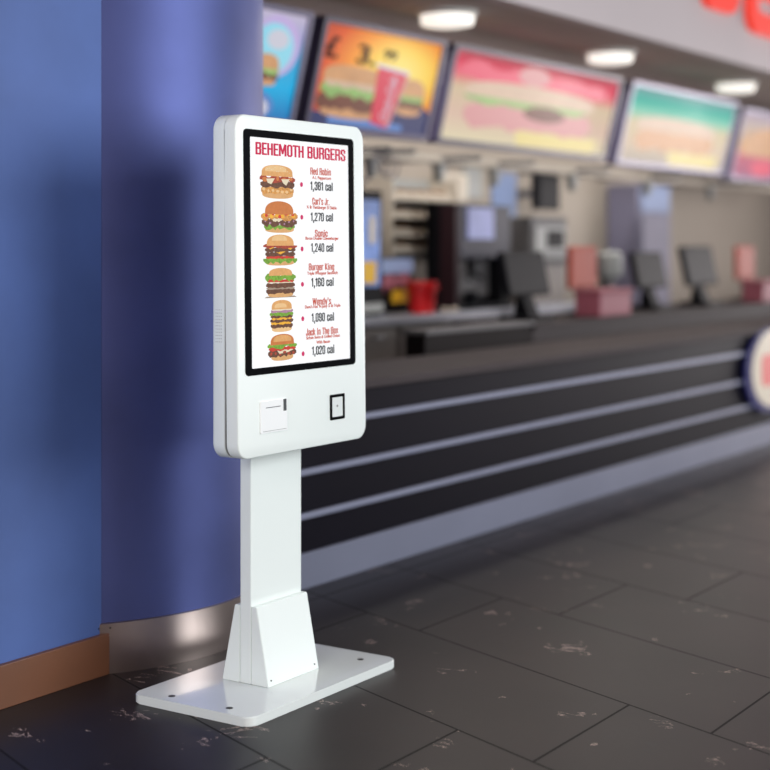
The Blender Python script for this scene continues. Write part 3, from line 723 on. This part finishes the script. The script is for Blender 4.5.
for z, nm, w, subs, zc, cal, zb in IT:
    obj('burger_name', heavy_text_bm(nm, 3.857, z, TY, .022, w * 1.08, .175), brick, display, shear=True)
    for sz, st, sw in subs: obj('burger_subtitle', text_bm(st, 3.862, sz, TY, .0095, sw, .03), brick, display, shear=True)
    obj('calorie_text', heavy_text_bm(cal, 3.862, zc, TY, .027, .118, .175), char, display, shear=True)
    bm = bmesh.new(); blob(bm, ell(3.757, zb, .0075, .0075, 16), TY, 0); obj('bullet', bm, magenta, display, shear=True)
# burger pictures on the screen
F = dict(bun=ink('food_bun', (226, 168, 104), .95, .09, 90), bunred=ink('food_bun_dark', (206, 122, 62), .95, .08, 60), hi=ink('food_bun_light', (238, 196, 140), .95, .05, 80), patty=ink('food_patty', (104, 66, 46), .95, .35, 120),
         bacon=ink('food_bacon', (168, 66, 44), .95, .3, 140), cheese=ink('food_cheese', (246, 180, 50), .95, .06, 80), onion=ink('food_cream', (240, 226, 196), .9, .06, 120), green=ink('food_lettuce', (120, 168, 52), .95, .35, 160),
         tom=ink('food_tomato', (206, 58, 40), .95, .15, 90), bot=ink('food_bun_bottom', (222, 170, 112), .95, .08, 80), shadow=ink('food_shade', (160, 140, 122), 1.0), fried=ink('food_fried_onion', (214, 150, 76), .95, .35, 150), purple=ink('food_red_onion', (176, 130, 158), .95, .2, 120))
def screen_burger(x0, x1, z0, z1, kind):
    w = x1 - x0; h = z1 - z0; L = []; a = lambda f: z0 + f * h; xx = lambda f: x0 + f * w; s = kind * 7
    def dots(n, f0, f1, m, r=.05, g0=.05, g1=.95):
        rd = random.Random(s + n + int(f0 * 100))
        for i in range(n): L.append((ell(xx(g0 + (g1 - g0) * (i + .5) / n), a(f0 + (f1 - f0) * rd.random()), w * r * (.7 + .6 * rd.random()), h * r * (.7 + .6 * rd.random()), 8), m))
    if kind == 0:
        L += [(bowl(xx(.06), xx(.95), a(0), a(.22)), F['bot']), (wavy(xx(.04), xx(.96), a(.14), a(.36), seed=s), F['fried'])]; dots(7, .2, .32, F['hi'], .04)
        L += [(wavy(xx(.02), xx(.98), a(.33), a(.52), seed=s + 1), F['patty']), (wavy(xx(0), xx(1), a(.50), a(.66), amp=.3, seed=s + 2), F['bacon'])]; dots(5, .54, .62, F['bunred'], .06)
        L += [([(xx(.18), a(.58)), (xx(.42), a(.60)), (xx(.32), a(.42)), (xx(.22), a(.46))], F['onion']), ([(xx(.60), a(.58)), (xx(.84), a(.60)), (xx(.74), a(.40)), (xx(.66), a(.46))], F['onion'])]
        L += [(dome(xx(.05), xx(.93), a(.66), a(1), sq=.5), F['bun']), (dome(xx(.15), xx(.75), a(.80), a(.98), sq=.5), F['hi'])]; dots(14, .78, .94, F['onion'], .012, .15, .85)
    elif kind == 1:
        L += [(bowl(xx(.10), xx(.90), a(0), a(.18)), F['bot']), (wavy(xx(.08), xx(.92), a(.12), a(.28), amp=.3, seed=s), F['green']), (wavy(xx(.02), xx(.98), a(.22), a(.46), amp=.25, seed=s + 1), F['patty'])]; dots(7, .28, .4, F['purple'], .03)
        L += [(wavy(xx(.30), xx(.75), a(.38), a(.48), amp=.4, seed=s + 4), F['onion']), (wavy(xx(0), xx(1), a(.42), a(.62), amp=.35, seed=s + 2), F['fried'])]; dots(6, .48, .62, F['cheese'], .06); dots(5, .46, .6, F['tom'], .05)
        L += [(dome(xx(.10), xx(.88), a(.58), a(1)), F['bunred'])]
    elif kind == 2:
        L += [(bowl(xx(.06), xx(.92), a(0), a(.16)), F['bot']), (wavy(xx(.0), xx(1), a(.10), a(.28), amp=.4, seed=s), F['green']), (wavy(xx(.08), xx(.92), a(.22), a(.32), seed=s + 3), F['tom']), (wavy(xx(.06), xx(.94), a(.30), a(.44), seed=s + 1), F['patty'])]
        L += [([(xx(.3), a(.48)), (xx(.7), a(.48)), (xx(.5), a(.36))], F['cheese']), (wavy(xx(.05), xx(.95), a(.44), a(.58), seed=s + 2), F['patty']), ([(xx(.10), a(.60)), (xx(.35), a(.60)), (xx(.2), a(.52))], F['cheese']), ([(xx(.6), a(.60)), (xx(.92), a(.60)), (xx(.8), a(.51))], F['cheese'])]
        L += [(wavy(xx(.0), xx(1), a(.57), a(.68), amp=.35, seed=s + 5), F['bacon']), (dome(xx(.10), xx(.90), a(.64), a(1)), F['bun']), (dome(xx(.25), xx(.7), a(.80), a(.98)), F['hi'])]
    elif kind == 3:
        L += [([(xx(-.03), a(.0)), (xx(1.03), a(.0)), (xx(.95), a(.05)), (xx(.05), a(.05))], F['shadow']), (bowl(xx(.08), xx(.92), a(.01), a(.18)), F['bot']), (wavy(xx(.03), xx(.97), a(.14), a(.32), seed=s), F['patty']), (wavy(xx(.04), xx(.96), a(.28), a(.36), seed=s + 7), F['shadow']), (wavy(xx(.03), xx(.97), a(.33), a(.50), seed=s + 1), F['patty'])]
        L += [(wavy(xx(.08), xx(.92), a(.49), a(.54), seed=s + 8), F['onion']), (wavy(xx(.06), xx(.94), a(.52), a(.62), seed=s + 2), F['tom']), (wavy(xx(.0), xx(1), a(.58), a(.78), amp=.35, seed=s + 3), F['green']), (dome(xx(.12), xx(.88), a(.74), a(1), sq=.55), F['bun'])]; dots(10, .62, .72, F['green'], .05)
    elif kind == 4:
        L += [(bowl(xx(.08), xx(.92), a(0), a(.16)), F['hi']), (wavy(xx(.04), xx(.96), a(.13), a(.28), seed=s), F['patty']), (wavy(xx(.05), xx(.9), a(.24), a(.34), amp=.3, seed=s + 1), F['cheese']), (wavy(xx(.02), xx(.98), a(.30), a(.42), seed=s + 2), F['patty'])]
        L += [(wavy(xx(.08), xx(.92), a(.39), a(.47), amp=.3, seed=s + 3), F['cheese']), (wavy(xx(.04), xx(.96), a(.44), a(.54), seed=s + 4), F['patty']), (wavy(xx(.0), xx(.98), a(.50), a(.62), amp=.35, seed=s + 5), F['green']), (wavy(xx(.05), xx(.97), a(.60), a(.72), seed=s + 6), F['purple']), (wavy(xx(.08), xx(.92), a(.67), a(.74), seed=s + 9), F['onion']), (dome(xx(.08), xx(.92), a(.71), a(1), sq=.55), F['bun']), (dome(xx(.2), xx(.7), a(.76), a(.9), sq=.55), F['hi'])]
    else:
        L += [(bowl(xx(.12), xx(.88), a(0), a(.22)), F['bot']), (wavy(xx(.02), xx(.98), a(.18), a(.40), amp=.25, seed=s), F['patty']), ([(xx(.3), a(.44)), (xx(.95), a(.42)), (xx(.7), a(.30)), (xx(.4), a(.26))], F['onion'])]
        dots(6, .22, .36, F['bacon'], .05)
        L += [(wavy(xx(.04), xx(.96), a(.38), a(.52), amp=.25, seed=s + 1), F['tom']), (wavy(xx(.0), xx(1), a(.48), a(.64), amp=.4, seed=s + 2), F['green']), (dome(xx(.10), xx(.90), a(.60), a(1), sq=.55), F['bunred']), (dome(xx(.2), xx(.8), a(.72), a(.96), sq=.55), F['bun'])]
    mats, bm = [], bmesh.new()
    for k, (pts, mm) in enumerate(L):
        if mm not in mats: mats.append(mm)
        blob(bm, pts, FY - .0018 - .00004 * k, mats.index(mm))
    obj('burger_picture', bm, mats, display, shear=True)
for k, (a_, b_, zt, zb_) in enumerate([(3.552, 3.725, 1.587, 1.487), (3.557, 3.736, 1.480, 1.386), (3.566, 3.732, 1.381, 1.289), (3.574, 3.724, 1.282, 1.194), (3.594, 3.712, 1.187, 1.092), (3.582, 3.726, 1.086, 1.007)]):
    screen_burger(a_, b_, zb_, zt, k)
# receipt printer
bm = bmesh.new(); prism(bm, rrect(3.545, 3.673, .800, .893, .004), 'y', FY - .004, FY + .006)
pr_ = obj('receipt_printer', bm, M['white_part'], K, shear=True); pr_['label'] = 'bright white square printer door'
obj('paper_slot', B((3.569, 3.640, FY - .0046, FY - .0035, .8725, .8745)), M['dark_gap'], pr_, shear=True)
obj('indicator', B((3.654, 3.668, FY - .0048, FY - .0035, .858, .893)), M['dark_gap'], pr_, shear=True)['label'] = 'dark grey release tab'
obj('door_gap', B((3.555, 3.668, FY - .0046, FY - .0035, .8045, .8058)), M['seam'], pr_, shear=True)
# code reader
bm = bmesh.new(); ring(bm, rrect(3.896, 3.973, .806, .885, .003), rrect(3.905, 3.964, .815, .876, .002), 'y', FY - .003, FY + .004)
cr_ = obj('code_reader_frame', bm, M['black'], K, shear=True)
bm = bmesh.new(); prism(bm, rrect(3.905, 3.964, .815, .876, .002), 'y', FY - .0012, FY + .004); obj('reader_glass', bm, M['white_gloss'], cr_, shear=True)
bm = bmesh.new(); prism(bm, ell(3.934, .848, .0032, .0032, 10), 'y', FY - .0018, FY - .0008); obj('sensor_dot', bm, M['screw'], cr_, shear=True)
# post
PX0, PX1 = 3.648, 3.902
obj('mounting_plate', B((3.62, 3.93, 2.8765, 2.8945, .76, 1.25)), M['white'], K)
obj('post', B((PX0, PX1, 2.895, 2.936, .0285, 1.28), bev=.0025), M['white'], K)
# foot cover wedges
def wedge(pts):
    bm = bmesh.new(); prism(bm, pts, 'x', PX0, PX1 + .002)
    bmesh.ops.bevel(bm, geom=list(bm.edges), offset=.0018, segments=2, affect='EDGES'); return bm
fw = obj('foot_cover', wedge([(2.8935, .0285), (2.8935, .262), (2.874, .262), (2.828, .0285)]), M['white'], K)
obj('foot_cover', wedge([(2.9375, .0285), (2.9375, .262), (2.957, .262), (3.006, .0285)]), M['white'], K)
bm = bmesh.new()
for x in (3.664, 3.884):
    prism(bm, ell(x, .046, .0022, .0022, 8), 'y', 2.829, 2.836)
obj('screw', bm, M['screw'], fw)
# floor plate
PXa, PXb, PYa, PYb, PT = 3.385, 4.140, 2.688, 3.134, .028
bm = bmesh.new(); A, Bv = prism(bm, rrect(PXa, PXb, PYa, PYb, .03, 8), 'z', .0005, PT)
bmesh.ops.bevel(bm, geom=[e_ for e_ in bm.edges if abs(e_.verts[0].co.z - e_.verts[1].co.z) < 1e-6], offset=.003, segments=3, affect='EDGES')
bp_ = obj('base_plate', bm, M['white_gloss'], K, True)
for x, y in ((3.428, 3.015), (3.430, 2.800), (4.064, 2.780), (4.064, 3.015)):
    bm = bmesh.new(); lathe(bm, [(.0105, PT - .001), (.0105, PT + .0006), (.006, PT + .0007)], x, y, 16); obj('bolt_hole', bm, M['screw'], bp_)
